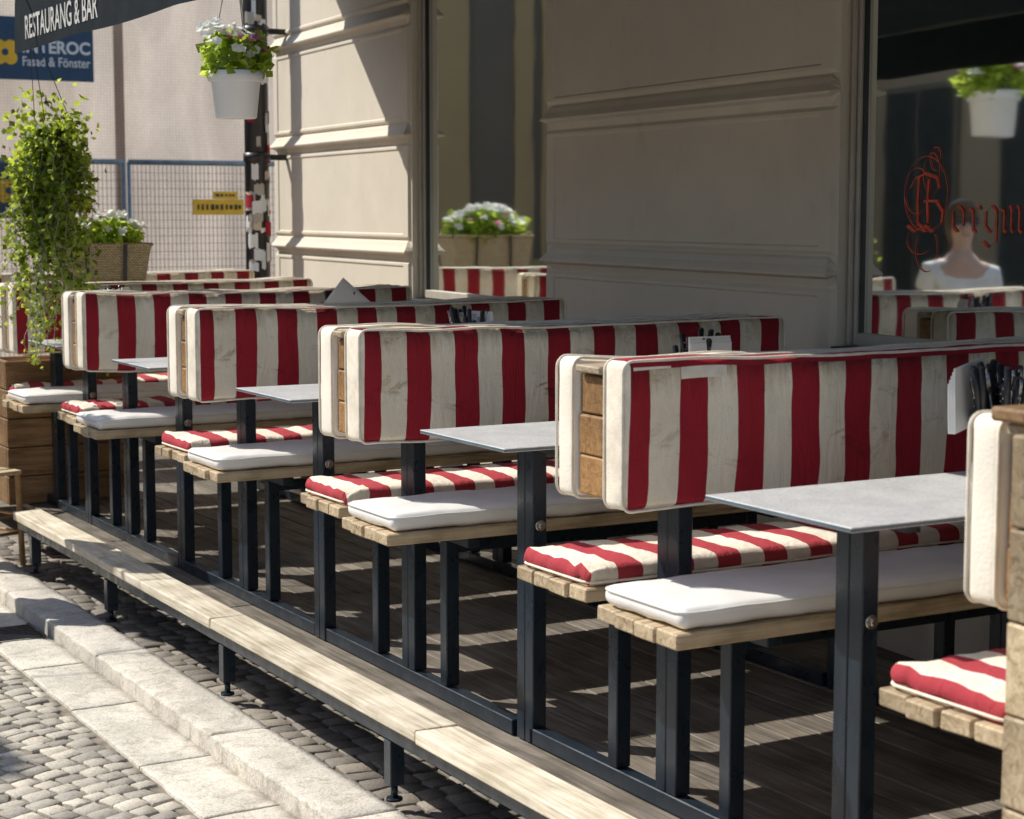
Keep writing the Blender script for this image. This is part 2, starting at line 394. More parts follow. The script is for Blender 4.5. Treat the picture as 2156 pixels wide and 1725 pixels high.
# ------------------------------------------------------------------ benches
def make_bench(label,seed=1,far_seat=True,near=True,near_seat=True,redtop=False,dirty=False,cw=.05,ycore=None):
    t=thing('booth_bench',label,'bench',(XC,0,0),'striped booth benches on the terrace')
    x0,x1=2.62-XC,4.42-XC
    ya_,yb_=ycore or (-cw+.004,cw-.004)
    g=G()
    zz=.872
    for i,h in enumerate((.108,.108,.106)):
        g.box(x0+U(0,.006)+.006,x1,ya_,yb_,zz,zz+h,.005,jit=.001); zz+=.111
    g.obj('backrest',M['core'],t)
    g=G(); g.box(x0-.008,x1+.01,ya_-.004,yb_-.006,1.206,1.228,.004,jit=.002); g.obj('top_board',M['cap'],t)
    if near:
        sg=.012
        xs=x0+.002; ztop=1.252 if redtop else 1.240
        g=G(); g.cushion(xs,x1,-.172,-cw,.852,ztop,.024,'y',.010,.009,step=.03,seed=seed,mi=0,sag=sg)
        g.bm.normal_update()
        for f in g.bm.faces:
            c=f.calc_center_median()
            if redtop and c.z>1.2 and c.x>x0+.04:
                if f.normal.z>.35: f.material_index=2
                elif f.normal.y<0 and c.z>1.212: f.material_index=1
            if c.x<xs+.016: f.material_index=1
        for y in (-.165,-cw-.008): g.tube(rrect(xs,x1+.001,.852,ztop,.03,y,sag=sg,seed=seed),.0045,6,1,True)
        g.obj('backrest_cushion',[M['stripe_dirty'] if dirty else M['stripe'],M['piping'],M['redpiping']],t,recalc=True)
    g=G(); g.cushion(x0-.005,x1,max(cw,yb_+.004),.166,.850,1.238,.026,'y',.008,.006,seed=seed+9,mi=0)
    for y in (max(cw,yb_+.004)+.008,.160): g.tube(rrect(x0-.005,x1+.001,.850,1.238,.032,y,seed=seed+9),.0045,6,1,True)
    g.obj('backrest_cushion',[M['cream'],M['piping']],t,recalc=True)
    def slats(y0,xa,n=4,w=.093):
        g=G()
        for i in range(n):
            g.box(xa+U(0,.02)-XC,4.42-XC,y0+i*(w+.008),y0+i*(w+.008)+w,.556,.596,.004,jit=.0015)
        g.obj('seat',M['slat'],t)
    if near_seat:
        slats(-.51,2.56)
        g=G(); g.cushion(2.585-XC,4.40-XC,-.50,-.125,.600,.655,.026,'z',.008,.006,seed=seed+20)
        g.tube(rrect(2.584-XC,4.402-XC,-.502,-.123,.04,.645,'z'),.004,6,0,True)
        o=g.obj('seat_cushion',M['vinyl'],t,recalc=True); o['label']='white vinyl seat cushion'
    if far_seat:
        slats(.075,2.645)
        g=G(); g.cushion(2.675-XC,4.40-XC,.085,.465,.600,.650,.024,'z',.008,.007,seed=seed+30,end=.02)
        g.tube(rrect(2.674-XC,4.402-XC,.084,.466,.04,.610,'z'),.004,6,1,True)
        o=g.obj('seat_cushion',[M['stripe_seat'],M['piping']],t,recalc=True); o['label']='red and white striped seat cushion'
    g=G()
    for x in (2.88,4.15):
        a=x-XC; b=a+.05
        g.box(a,b,-.770,.770,-.05,.0,.003)
        g.box(a,b,-.052,-.001,.0025,.868,.003); g.box(a,b,.001,.052,.0025,.868,.003)
        for y in (-.305,.255):
            if (y<0 and not near_seat) or (y>0 and not far_seat): continue
            g.box(a,b,y,y+.05,.0025,.513,.003)
        if near_seat: g.box(a+.001,b-.001,-.46,-.054,.515,.554,.003)
        if far_seat: g.box(a+.001,b-.001,.054,.44,.515,.554,.003)
    if near_seat: g.box(2.932-XC,4.148-XC,-.30,-.26,.47,.512,.002)
    g.obj('steel_frame',M['steel'],t)
    return t
ys=[4.22,5.86,7.49,9.10,10.44]
lab=["red and cream striped booth bench with folded red top edge","double sided striped booth bench with dirty stained canvas backrest","red striped double booth bench on dark steel legs","red striped double booth bench beside the trailing ivy","red striped booth bench carrying a wicker flower planter"]
for i,y in enumerate(ys):
    b=make_bench(lab[i],seed=i*3+1,redtop=(i==0),dirty=(i in(1,2)),cw=(.068 if i==0 else .045))
    b.location=(XC,y,0)
    b.rotation_euler[2]=[0,-.006,.004,-.003,.005][i]
b=make_bench("striped booth bench standing by the stickered drainpipe",seed=40,near_seat=True); b.location=(XC+.28,12.1,0)
b0=make_bench("booth bench with cream cushion and boarded wooden end wall",seed=60,near=False,near_seat=False,ycore=(-.030,.064),cw=.07); b0.location=(XC,2.60,0)
g=G()
z=-.05
for i in range(7):
    g.box(2.53-XC+U(0,.005),4.4-XC,-.135,-.036,z,z+.178,.005,jit=.0015); z+=.182
g.obj('board_wall',M['slat'],b0)
g=G(); g.box(2.575-XC,4.43-XC,-.034,.066,1.234,1.262,.006); o=g.obj('top_board',M['boards'],b0); o['label']='dark weathered cap board'

# ------------------------------------------------------------------ tables
def make_table(label):
    t=thing('booth_table',label,'table',(XC,0,0),'narrow grey tables bolted between booths')
    g=G(); g.box(2.65-XC,4.30-XC,-.28,.28,.928,.940,.002)
    g.bm.normal_update()
    for f in g.bm.faces: f.material_index=0 if abs(f.normal.z)>.5 else 1
    g.obj('tabletop',[M['table'],M['table_edge']],t)
    for x in (2.88,4.15):
        g=G(); a=x-XC
        g.box(a,a+.05,-.052,-.001,-.05,.925,.003); g.box(a,a+.05,.001,.052,-.05,.925,.003)
        g.box(a+.052,a+.12,-.04,-.03,.88,.924,.001)
        g.box(a+.004,a+.046,-.2,-.054,.895,.925,.002); g.box(a+.004,a+.046,.054,.2,.895,.925,.002)
        g.obj('leg',M['steel'],t)
    g=G()
    g.cyl((2.905-XC,-.053,.655),(2.905-XC,-.060,.655),.019,.017,16); g.cyl((2.905-XC,-.0605,.655),(2.905-XC,-.070,.655),.011,.010,6)
    g.obj('bolt',M['chrome'],t)
    return t
tys=[3.44,5.02,6.66,8.29,9.80]
t0=make_table("narrow grey laminate table on dark blue steel leg"); t0.location=(XC,tys[0],0)
for y in tys[1:]: copy_tree(t0,(XC,y,0))

# ------------------------------------------------------------------ cutlery holders
def caddy(loc,label,n=12,nap=0,w=1.0,napz=0,nk=3):
    t=thing('cutlery_holder',label,'cutlery holder',loc,'cutlery holders on the tables')
    g=G()
    g.lathe((0,0,0),[(.055*w,0),(.058*w,.01),(.062*w,.17),(.064*w,.175),(.060*w,.175),(.057*w,.012)],24)
    g.obj('holder',M['chrome'],t)
    g=G()
    for i in range(n):
        a=U(0,6.28); r=U(.01,.05)*w; tl=U(.02,.07)
        p0=Vector((r*math.cos(a),r*math.sin(a),.10)); p1=Vector(((r+tl*.7)*math.cos(a),(r+tl*.7)*math.sin(a),U(.25,.31)))
        d=(p1-p0)
        if i%3<2:
            g.cyl(p0+d*.35,p1,.0075,.010,8,0); g.cyl(p1,p1+d.normalized()*.006,.010,.006,8,0)
            for q in (.62,.74,.86):
                c=p0+d*q; g.cyl(c+Vector((0,-.0085,0)),c+Vector((0,-.0115,0)),.003,.003,6,1)
        else:
            g.cyl(p0,p0+d*.75,.004,.004,6,1)
            e=p0+d*.75; s=Vector((1,0,0))
            for k in (-1.5,-.5,.5,1.5): g.cyl(e+s*k*.007,e+s*k*.007+d.normalized()*.05,.002,.0015,5,1)
            g.cyl(e-s*.012,e+s*.012,.004,.004,6,1)
    g.obj('cutlery',[M['black'],M['chrome']],t)
    g=G()
    rot=Matrix.Rotation(nap,3,'Y')
    for k in range(nk):
        g.box(-.07*w,.075*w,-.066*w-k*.004,-.064*w-k*.004,.12+napz,.29-k*.01+napz,0,rot=rot)
    g.obj('paper_napkin',M['white'],t)
    return t
caddy((3.44,3.50,.940),"steel cutlery holder packed with black handled knives and forks",n=48,nap=.08,w=1.5,napz=.02,nk=5).rotation_euler[2]=3.6
caddy((3.56,5.06,.940),"cutlery holder with white paper napkin on table",n=16,w=1.15)
caddy((3.58,6.70,.940),"small cutlery holder on narrow table",n=18).rotation_euler[2]=1.9
caddy((3.72,8.32,.940),"cutlery holder with tilted white napkin",nap=.7,w=1.3,napz=.05)
caddy((3.05,9.80,.940),"cutlery holder on the table behind the ivy").rotation_euler[2]=1.0

# ------------------------------------------------------------------ platform
P=thing('terrace_platform',"raised wooden terrace deck with bleached edge plank on steel feet",'terrace deck')
g=G(); x=2.775
while x<4.72:
    for (a,b) in ((.5,3.6),(3.605,7.4),(7.405,10.2),(10.205,12.9)):
        g.box(x,x+.118,a,b,-.085,-.054+U(-.001,.001),.003)
    x+=.124
g.obj('decking',M['deck'],P)
g=G(); cuts=[.5,3.2,5.15,7.02,8.55,10.12]
for a,b in zip(cuts,cuts[1:]):
    g.box(2.552,2.706,a+.004,b-.004,-.047,-.004+U(-.002,.003),.006,seg=2,jit=.003)
g.obj('edge_plank',M['plank'],P)
g=G(); g.box(2.575,2.615,.5,10.1,-.100,-.049,.003); g.box(2.70,2.74,.5,10.1,-.13,-.051,.003)
g.box(4.3,4.35,.5,12.8,-.14,-.087,.003)
for yy in (.6,2.2,3.8,5.4,6.95,8.5,9.95,12.7): g.box(2.742,4.298,yy-.03,yy+.03,-.14,-.087,.002)
g.obj('steel_beam',M['steel'],P)
for yy in (2.3,3.85,5.40,6.95,8.5,9.85):
    g=G(); g.box(2.572,2.624,yy-.026,yy+.026,-.255,-.102,.003); g.cyl((2.598,yy,-.255),(2.598,yy,-.30),.012,.012,10); g.cyl((2.598,yy,-.30),(2.598,yy,-.309),.028,.028,14)
    g.obj('foot',M['steel'],P)

g=G(); z=-.05
for i in range(5):
    for (a,b,c,d) in ((2.66,3.35,10.62,10.65),(2.66,3.35,10.97,11.0),(2.66,2.69,10.652,10.968),(3.32,3.35,10.652,10.968)):
        g.box(a,b,c,d,z,z+.162,.004)
    z+=.168
tag(g.obj('wooden_crate',M['boards']),"brown boarded wooden crate behind the end bench",'crate')

# ------------------------------------------------------------------ ground
g=G(); g.quad([(-150,-150,-.405),(150,-150,-.405),(150,150,-.405),(-150,150,-.405)]); struct(g.obj('ground',M['ground']))
g=G(); g.quad([(2.0,-8,-.385),(9,-8,-.385),(9,40,-.385),(2.0,40,-.385)]); struct(g.obj('pavement_bed',M['joint']))
g=G(); g.quad([(-1.5,2,-.390),(2.04,2,-.390),(2.04,16,-.390),(-1.5,16,-.390)]); struct(g.obj('road_bed',M['joint']))
def cobbles(x0,x1,y0,y1,z,p=.088,hgt=.05,wmin=.078,wmax=.115,A=.20):
    g=G(); bm=g.bm
    nj=int((y1-y0)/p)
    for j in range(nj):
        x=x0+U(0,.05)
        while x<x1-.04:
            w=U(wmin,wmax); w=min(w,x1-x)
            ph=(x+w/2)/1.5
            arc=A*math.sin(math.pi*(ph%1)); sl=A*math.pi/1.5*math.cos(math.pi*(ph%1))
            ang=math.atan(sl)*.9+U(-.06,.06)
            cy=y0+j*p+arc+U(-.004,.004); cx=x+w/2
            hw=w/2-.003; hh=p/2-U(.0015,.0045); top=z+U(-.004,.004)
            tilt=(U(-.06,.06),U(-.06,.06)); sk=U(-.16,.16)
            grid=[]
            lv=[-1,-.9,0,.9,1]
            for a in range(5):
                row=[]
                for b in range(5):
                    uu=lv[a]; vv=lv[b]
                    cr=1-.04*(uu*uu*vv*vv)
                    px=hw*uu*cr*(1+sk*vv*.5); py=hh*vv*cr*(1+sk*uu*.4)
                    e=(abs(uu)==1)+(abs(vv)==1)
                    dz=-.0008*(uu*uu+vv*vv)-.005*min(e,1)-.0015*(e==2)
                    nz=noise.noise(Vector((cx*40+px*45,cy*40+py*45,j)))*.004
                    c,s_=math.cos(ang),math.sin(ang)
                    row.append(bm.verts.new((cx+px*c-py*s_,cy+px*s_+py*c,top+dz+nz+tilt[0]*px+tilt[1]*py)))
                grid.append(row)
            for a in range(4):
                for b in range(4):
                    f=bm.faces.new((grid[a][b],grid[a+1][b],grid[a+1][b+1],grid[a][b+1])); f.smooth=True
            k=5
            loop=[grid[a][0] for a in range(k)]+[grid[k-1][b] for b in range(1,k)]+[grid[a][k-1] for a in range(k-2,-1,-1)]+[grid[0][b] for b in range(k-2,0,-1)]
            low=[bm.verts.new((v.co.x,v.co.y,z-hgt)) for v in loop]
            for i in range(len(loop)):
                jn=(i+1)%len(loop); bm.faces.new((loop[jn],loop[i],low[i],low[jn]))
            x+=w
    return g
struct(cobbles(-.6,2.035,3.2,13.5,-.378).obj('cobbled_road',M['cobble']))
struct(cobbles(2.575,3.7,2.8,11.5,-.345,p=.10,wmin=.09,wmax=.14,A=0).obj('pavement_cobbles',M['setts']))
def roughblocks(name,x0,x1,y0,y1,ztop,zbot,lmin,lmax,mat,bev=.015,gap=.006,amp=.006):
    g=G(); y=y0
    while y<y1:
        l=U(lmin,lmax); zt=ztop+U(-.002,.002); xa=x0+U(-.003,.003)
        nx,ny=max(2,int((x1-xa)/.04)),max(3,int(l/.04))
        V=[[None]*(ny+1) for _ in range(nx+1)]
        for i in range(nx+1):
            for j in range(ny+1):
                px=xa+(x1-xa)*i/nx; py=y+gap+(l-2*gap)*j/ny
                e=(1 if i in(0,nx) else 0)+(1 if j in (0,ny) else 0)
                if i==1: px=xa+.014
                if i==0: px+=noise.noise(Vector((py*9,1,ztop)))*.009
                if j==1: py=y+gap+.012
                if j==ny-1: py=y+l-gap-.012
                V[i][j]=g.bm.verts.new((px,py,zt-bev*.8*min(e,1)*(1+.9*noise.noise(Vector((px*20,py*20,7))))+noise.noise(Vector((px*9,py*9,2)))*amp))
        for i in range(nx):
            for j in range(ny):
                f=g.bm.faces.new((V[i][j],V[i+1][j],V[i+1][j+1],V[i][j+1])); f.smooth=True
        loop=[V[i][0] for i in range(nx+1)]+[V[nx][j] for j in range(1,ny+1)]+[V[i][ny] for i in range(nx-1,-1,-1)]+[V[0][j] for j in range(ny-1,0,-1)]
        low=[]
        for v in loop: low.append(g.bm.verts.new((v.co.x+(-.004 if v.co.x<x0+.02 else 0),v.co.y,zbot)))
        for i in range(len(loop)):
            jn=(i+1)%len(loop); g.bm.faces.new((loop[jn],loop[i],low[i],low[jn]))
        y+=l
    return struct(g.obj(name,mat))
roughblocks('kerb',2.325,2.568,.5,24,-.303,-.40,1.0,1.6,M['kerb'],bev=.012,gap=.003,amp=.005)
roughblocks('pavement_slabs',2.045,2.321,.5,24,-.371,-.40,.5,.95,M['slab'],bev=.004,gap=.004,amp=.003)
g=G()
for i in range(9): g.box(2.08,2.28,8.58+i*.03,8.58+i*.03+.016,-.366,-.354,.002)
g.box(2.06,2.078,8.56,8.86,-.366,-.352,.002); g.box(2.282,2.30,8.56,8.86,-.366,-.352,.002)
tag(g.obj('drain_grate',M['steel']),"cast iron drain grate set in the stone gutter",'drain')

# ------------------------------------------------------------------ restaurant building (local: x inward, y along facade)
Bd=thing('restaurant_building',"greige plaster restaurant facade with moulded blocks and large windows",'building',(4.288,0,0))
Bd.rotation_euler[2]=-math.radians(4.4)
Hh=7.0
g=G()
piers=[(5.775,8.39),(10.27,12.98)]
T=.40
for a,b in piers+[(-3,1.3),]:
    g.box(0,T,a,b,-.38,Hh)
for a,b in ((1.3,5.775),(8.39,10.27)):
    g.box(0.03,T,a+.001,b-.001,-.38,1.06); g.box(0.0,T,a+.001,b-.001,3.25,Hh)
g.box(T,9,12.9,12.975,-.38,Hh)
g.obj('wall',M['wall'],Bd)
def block(g,y0,y1,z0,z1,p=.018,c=.016):
    o=[(0,y0,z0),(0,y1,z0),(0,y1,z1),(0,y0,z1)]
    i1=[(-p,y0+c,z0+c),(-p,y1-c,z0+c),(-p,y1-c,z1-c),(-p,y0+c,z1-c)]
    m=.10
    i2=[(-p,y0+m,z0+.03),(-p,y1-m,z0+.03),(-p,y1-m,z1-.03),(-p,y0+m,z1-.03)]
    i3=[(-p+.007,y0+m+.008,z0+.038),(-p+.007,y1-m-.008,z0+.038),(-p+.007,y1-m-.008,z1-.038),(-p+.007,y0+m+.008,z1-.038)]
    rings=[[g.bm.verts.new(q) for q in r] for r in (o,i1,i2,i3)]
    for A,B in zip(rings,rings[1:]):
        for k in range(4): g.bm.faces.new((A[k],A[(k+1)%4],B[(k+1)%4],B[k]))
    g.bm.faces.new(rings[-1])
def ridge(g,y0,y1,z):
    prof=[(0.0,.062),(.014,.050),(.028,.024),(.048,-.002),(.053,-.010),(.050,-.018),(.018,-.030),(.006,-.052),(0,-.062)]
    n=len(prof); w=.055
    A=[g.bm.verts.new((-p-.001,y0+w-p,z+q)) for p,q in prof]
    Bv=[g.bm.verts.new((-p-.001,y1-w+p-.012,z+q)) for p,q in prof]
    for k in range(n-1): g.bm.faces.new((A[k],Bv[k],Bv[k+1],A[k+1]))
    for ring,s_ in ((A,-1),(Bv,1)):
        ends=[g.bm.verts.new((-.001,(y0+.001) if s_<0 else (y1-.013),v.co.z*.35+z*.65)) for v in ring]
        for k in range(n-1):
            g.bm.faces.new((ring[k],ring[k+1],ends[k+1],ends[k]))
js=[-.02,.69,1.40,2.12,2.84,3.56,4.28]
for bi,(a,b) in enumerate(piers):
    g=G()
    for k in range(len(js)-1): block(g,a+.012,b-.012,js[k]+.066,js[k+1]-.066)
    for z in js[1:]: ridge(g,a+.003,b-.003,z)
    g.obj('moulded_blocks',M['wall'],Bd,recalc=True)
PD=.085
def window(y0,y1,zb,zt,label):
    w=bpy.data.objects.new('window',None); col.objects.link(w); w.parent=Bd; w['label']=label
    g=G(); fx0,fx1=PD-.025,PD+.025
    g.box(fx0,fx1,y0+.001,y0+.05,zb,zt,.004); g.box(fx0,fx1,y1-.045,y1-.001,zb,zt,.004)
    g.box(fx0,fx1,y0+.051,y1-.046,zb,zb+.05,.004); g.box(fx0,fx1,y0+.051,y1-.046,zt-.07,zt,.004)
    g.box(fx0-.02,fx0-.002,y1-.028,y1-.010,zb,zt,.003)
    o=g.obj('frame',M['frame'],w)
    g=G(); g.box(PD-.012,PD+.01,y1-.052,y1-.0465,zb+.051,zt-.071,.001); g.obj('seal',M['darkframe'],w)
    g=G(); g.quad([(PD,y0+.045,zb+.045),(PD,y1-.04,zb+.045),(PD,y1-.04,zt-.065),(PD,y0+.045,zt-.065)]); g.obj('pane',M['glass'],w)
    g=G(); g.box(-.03,fx0-.002,y0+.002,y1-.002,zb-.045,zb-.003,.004); g.obj('sill',M['darkframe'],w)
    return w
w1=window(3.85,5.775,1.11,3.25,"large shop window with red gothic lettering")
window(1.3,3.80,1.11,3.25,"large shop window")
window(8.39,10.27,1.11,3.25,"tall window reflecting awning and planter")
g=G(); g.box(0,T,3.80,3.85,1.06,3.25); g.obj('wall_strip',M['wall'],Bd)
g=G()
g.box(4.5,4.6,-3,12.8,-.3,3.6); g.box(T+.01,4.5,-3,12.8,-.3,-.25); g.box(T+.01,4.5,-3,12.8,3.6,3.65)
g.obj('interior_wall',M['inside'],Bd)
def drape(g,x,y0,y1,z0,z1,amp=.04,fr=26,n=80):
    prev=None
    for i in range(n+1):
        y=y0+(y1-y0)*i/n; xx=x+amp*math.sin(y*fr)+amp*.4*math.sin(y*fr*2.3)
        a=g.bm.verts.new((xx,y,z0)); b=g.bm.verts.new((xx,y,z1))
        if prev: f=g.bm.faces.new((prev[0],a,b,prev[1])); f.smooth=True
        prev=(a,b)
g=G(); drape(g,.22,9.25,9.95,1.45,3.2,.03,36); g.obj('curtain',M['curtain'],Bd)
g=G(); drape(g,.22,5.00,5.66,1.2,3.2,.02,30); g.obj('curtain',M['curtain2'],Bd)
def letters():
    g=G(); Y0=5.43; Z0=1.565; X=PD-.004; K=1.08
    def stroke(pts,n,off=(0,0),sc=1):
        for (a,b) in zip(pts,pts[1:]):
            p=[(a[0]*sc-n[0],a[1]*sc-n[1]),(a[0]*sc+n[0],a[1]*sc+n[1]),(b[0]*sc+n[0],b[1]*sc+n[1]),(b[0]*sc-n[0],b[1]*sc-n[1])]
            g.quad([(X-.0004*R(),Y0-(q[0]+off[0])*K,Z0+(q[1]+off[1])*K) for q in p])
    Bs=[[(.05,.19),(.045,.10),(.05,.03),(.09,0)],[(.0,.15),(.03,.185),(.09,.2),(.15,.185),(.165,.15),(.10,.105)],[(.08,.105),(.15,.105),(.185,.07),(.18,.03),(.13,.0),(.09,.02),(.03,0),(-.01,.02)],[(.105,.18),(.10,.10),(.105,.03)]]
    for s_ in Bs: stroke(s_,(.006,.0045))
    o=[(0,.07),(.03,.09),(.055,.07),(.055,.02),(.025,0),(0,.02),(0,.07)]
    sm=(.004,.0032)
    x=.24; stroke(o,sm,(x,0)); x+=.09
    stroke([(-.005,.08),(.015,.07),(.015,.01),(.03,0)],sm,(x,0)); stroke([(.015,.07),(.045,.09),(.055,.075)],sm,(x,0)); x+=.08
    stroke(o,sm,(x,0)); stroke([(.055,.07),(.055,-.03),(.02,-.05),(-.01,-.03)],sm,(x,0)); x+=.085
    stroke([(-.01,.08),(.008,.07),(.008,.01),(.018,0)],sm,(x,0)); stroke([(.008,.07),(.036,.09),(.044,.075),(.044,.01),(.054,0)],sm,(x,0)); stroke([(.044,.07),(.072,.09),(.082,.075),(.082,.01),(.095,0)],sm,(x,0)); x+=.12
    stroke(o,sm,(x,0)); stroke([(.055,.08),(.055,.01),(.07,0)],sm,(x,0)); stroke([(.01,.115),(.014,.119)],sm,(x,0)); stroke([(.045,.115),(.049,.119)],sm,(x,0))
    def loop(cx,cy,rx,ry,a0,a1,n=30):
        stroke([(cx+rx*math.cos(math.radians(a0+(a1-a0)*i/n)),cy+ry*math.sin(math.radians(a0+(a1-a0)*i/n))) for i in range(n+1)],(.0013,.0013))
    loop(.09,.13,.12,.13,0,360); loop(.04,.14,.07,.08,30,330); loop(.12,.20,.045,.07,-60,250); loop(.10,-.06,.06,.08,80,400); loop(.06,-.03,.07,.05,90,330); loop(.14,.25,.03,.04,0,300)
    o=g.obj('window_lettering',M['redtext'],w1); return o
letters()

# ------------------------------------------------------------------ drain pipe with stickers
DP=thing('drainpipe',"black iron drainpipe covered in torn stickers at the corner",'drainpipe',(5.02,12.65,0))
g=G(); g.cyl((0,0,-.38),(0,0,6.8),.088,.088,24); g.obj('pipe',M['black'],DP)
for z in (.5,2.0,2.9,4.5):
    g=G(); g.cyl((0,0,z),(0,0,z+.06),.098,.098,24); g.box(.09,.24,-.02,.02,z+.01,z+.05); g.obj('collar',M['black'],DP)
cols=[M['white'],M['white'],M['bluewhite'],M['redpiping'],M['frame'],M['potwhite'],M['curtain2']]
g=G()
for i in range(60):
    z=U(1.2,3.4); a0=math.radians(U(180,330)); da=math.radians(U(14,55)); h=U(.02,.14); n=6; r=.0895+i*.00012; mi=random.choice([0,0,1,2,2,4,4,5,6,3,4])
    if 1.95<z<2.9 and R()<.5: z=U(1.2,1.9)
    pr=None
    for k in range(n+1):
        a=a0+da*k/n; e=(U(-.01,.01),U(-.01,.01))
        p=(g.bm.verts.new((r*math.cos(a),r*math.sin(a),z+e[0])),g.bm.verts.new((r*math.cos(a),r*math.sin(a),z+h+e[1])))
        if pr: f=g.bm.faces.new((pr[0],p[0],p[1],pr[1])); f.material_index=mi
        pr=p
g.obj('stickers',cols,DP)

# ------------------------------------------------------------------ awning
A=thing('awning',"dark awning with white restaurant lettering on its valance",'awning')
g=G()
def wx(y): return 4.288+.0769*y-.02
N_=30
top=[]
ya,yb=-1.0,9.62
for i in range(N_+1):
    t=i/N_; y=ya+(yb-ya)*t; yw=ya+(12.1-ya)*t  # canopy's wall side stretched to shape its shadow on the far pier
    row=[]
    for k in range(9):
        u=k/8; row.append(g.bm.verts.new((2.52+(wx(yw)-2.52)*u,y+(yw-y)*u,2.71+.85*u-.03*math.sin(math.pi*u)-.012*abs(math.sin(t*math.pi*9)))))
    top.append(row)
for i in range(N_):
    for k in range(8): f=g.bm.faces.new((top[i][k],top[i+1][k],top[i+1][k+1],top[i][k+1])); f.smooth=True
g.obj('canopy',M['awning'],A)
g=G(); n=160; pr=None
for i in range(n+1):
    y=ya+(yb-ya)*i/n; zb=2.455-.012*abs(math.sin(y*2.2))
    p=(g.bm.verts.new((2.512,y,2.735)),g.bm.verts.new((2.507,y,2.60)),g.bm.verts.new((2.503,y,zb)))
    if pr:
        for a in (0,1): f=g.bm.faces.new((pr[a],p[a],p[a+1],pr[a+1])); f.smooth=True
    pr=p
g.obj('valance',M['awning'],A)
g=G(); g.cyl((2.54,ya,2.72),(2.54,yb+.01,2.72),.022,.022,12)
for y in (.5,4.5,9.4): g.cyl((2.56,y,2.70),(wx(y)-.02,y+.3,3.1),.016,.016,8)
g.obj('front_bar',M['darkframe'],A)
text_mesh("RESTAURANG & BAR",1.22,.118,(2.5015,9.40,2.497),(0,-1,0),(0,0,1),M['lettergrey'],'valance_lettering',A,.012)

# ------------------------------------------------------------------ plants
def leaf(bm,p,s,mi=0,dirn=None,wide=.45):
    d=dirn or Vector((U(-1,1),U(-1,1),U(-1,.6))).normalized()
    sd=d.cross(Vector((U(-1,1),U(-1,1),U(-1,1)))).normalized(); up=sd.cross(d)
    a=bm.verts.new(p); b=bm.verts.new(p+d*s*.5+sd*s*wide+up*s*.1); c=bm.verts.new(p+d*s); e=bm.verts.new(p+d*s*.5-sd*s*wide+up*s*.1)
    for f in (bm.faces.new((a,b,c)),bm.faces.new((a,c,e))): f.material_index=mi
def flower(bm,p,r,mi):
    n=Vector((U(-.6,.6),U(-1,.2),U(.2,1))).normalized(); a=n.orthogonal().normalized(); b=n.cross(a)
    c=bm.verts.new(p)
    k=5; ring=[]
    for i in range(k*2):
        t=2*math.pi*i/(k*2); rr=r*(1 if i%2==0 else .78); ring.append(bm.verts.new(p+(a*math.cos(t)+b*math.sin(t))*rr+n*r*U(.15,.4)))
    for i in range(k*2): bm.faces.new((c,ring[i],ring[(i+1)%(k*2)])).material_index=mi
def bouquet(g,c,rx,ry,rz,nl,nw,npk,ls=.035,side=0,fs=1):
    c=Vector(c)
    for i in range(nl):
        v=Vector((U(-1,1),U(-1,1),U(-.6,1)))
        if v.length>1: v.normalize(); v*=U(.7,1.08)
        leaf(g.bm,c+Vector((v.x*rx,v.y*ry,v.z*rz)),ls*U(.7,1.3),0)
    def surf(bias):
        a=U(-math.pi,0) if R()<.8 else U(0,math.pi); e=U(.1,1.45)
        return c+Vector((rx*1.05*math.cos(a)*math.cos(e)+bias*rx*.45,ry*1.1*math.sin(a)*math.cos(e),rz*1.15*math.sin(e)))
    for i in range(nw):
        p=surf(side)
        for k in range(3): flower(g.bm,p+Vector((U(-.02,.02),U(-.02,.02),U(-.015,.02))),U(.018,.028)*fs,1)
    for i in range(npk): flower(g.bm,surf(-side*.5),U(.013,.022)*fs,2)
def hanging_pot(loc,zt,label,sc=1.0,side=-1,npk=12):
    t=thing('hanging_flower_pot',label,'flower pot',loc,'white hanging flower pots')
    g=G(); g.lathe((0,0,0),[(r*sc,z*sc) for r,z in [(.072,0),(.078,.004),(.092,.135),(.095,.137),(.103,.14),(.106,.175),(.100,.178),(.096,.15),(.088,.145)]],36); g.obj('pot',M['potwhite'],t)
    g=G(); bouquet(g,(0,0,.225*sc),.135*sc,.12*sc,.10*sc,480,22,npk,.042*sc,side,sc)
    g.obj('flowers',[M['leaf2'],M['petal'],M['pink']],t)
    g=G(); zl=zt-loc[2]
    for k in range(3):
        a=2.1*k+.6; g.tube([(.103*sc*math.cos(a),.103*sc*math.sin(a),.16*sc),(.07*sc*math.cos(a),.07*sc*math.sin(a),.32*sc),(0.006*math.cos(a),.006*math.sin(a),zl)],.0022,5)
    g.tube([(0,0,zl-.03),(.01,0,zl+.02),(0,0,zl+.08)],.004,6)
    g.obj('cord',M['rope'],t)
    return t
hanging_pot((2.57,6.68,1.99),2.62,"white hanging pot of white and pink petunias")
hanging_pot((1.24,9.95,2.14),3.27,"large white flower pot added out of view to mirror in the window",1.7,0,30)  # unseen pot, added only for its mirror image in the shop window
g=G(); g.tube([(2.54,9.55,2.78),(2.2,9.6,3.10),(1.24,9.95,3.32),(0,10.4,3.45),(-1.75,10.9,3.8)],.006,6); tag(g.obj('added_pot_cable',M['black']),"thin black cable added to carry the unseen mirrored pot",'cable')  # cable added as a hanger for the out-of-view pot
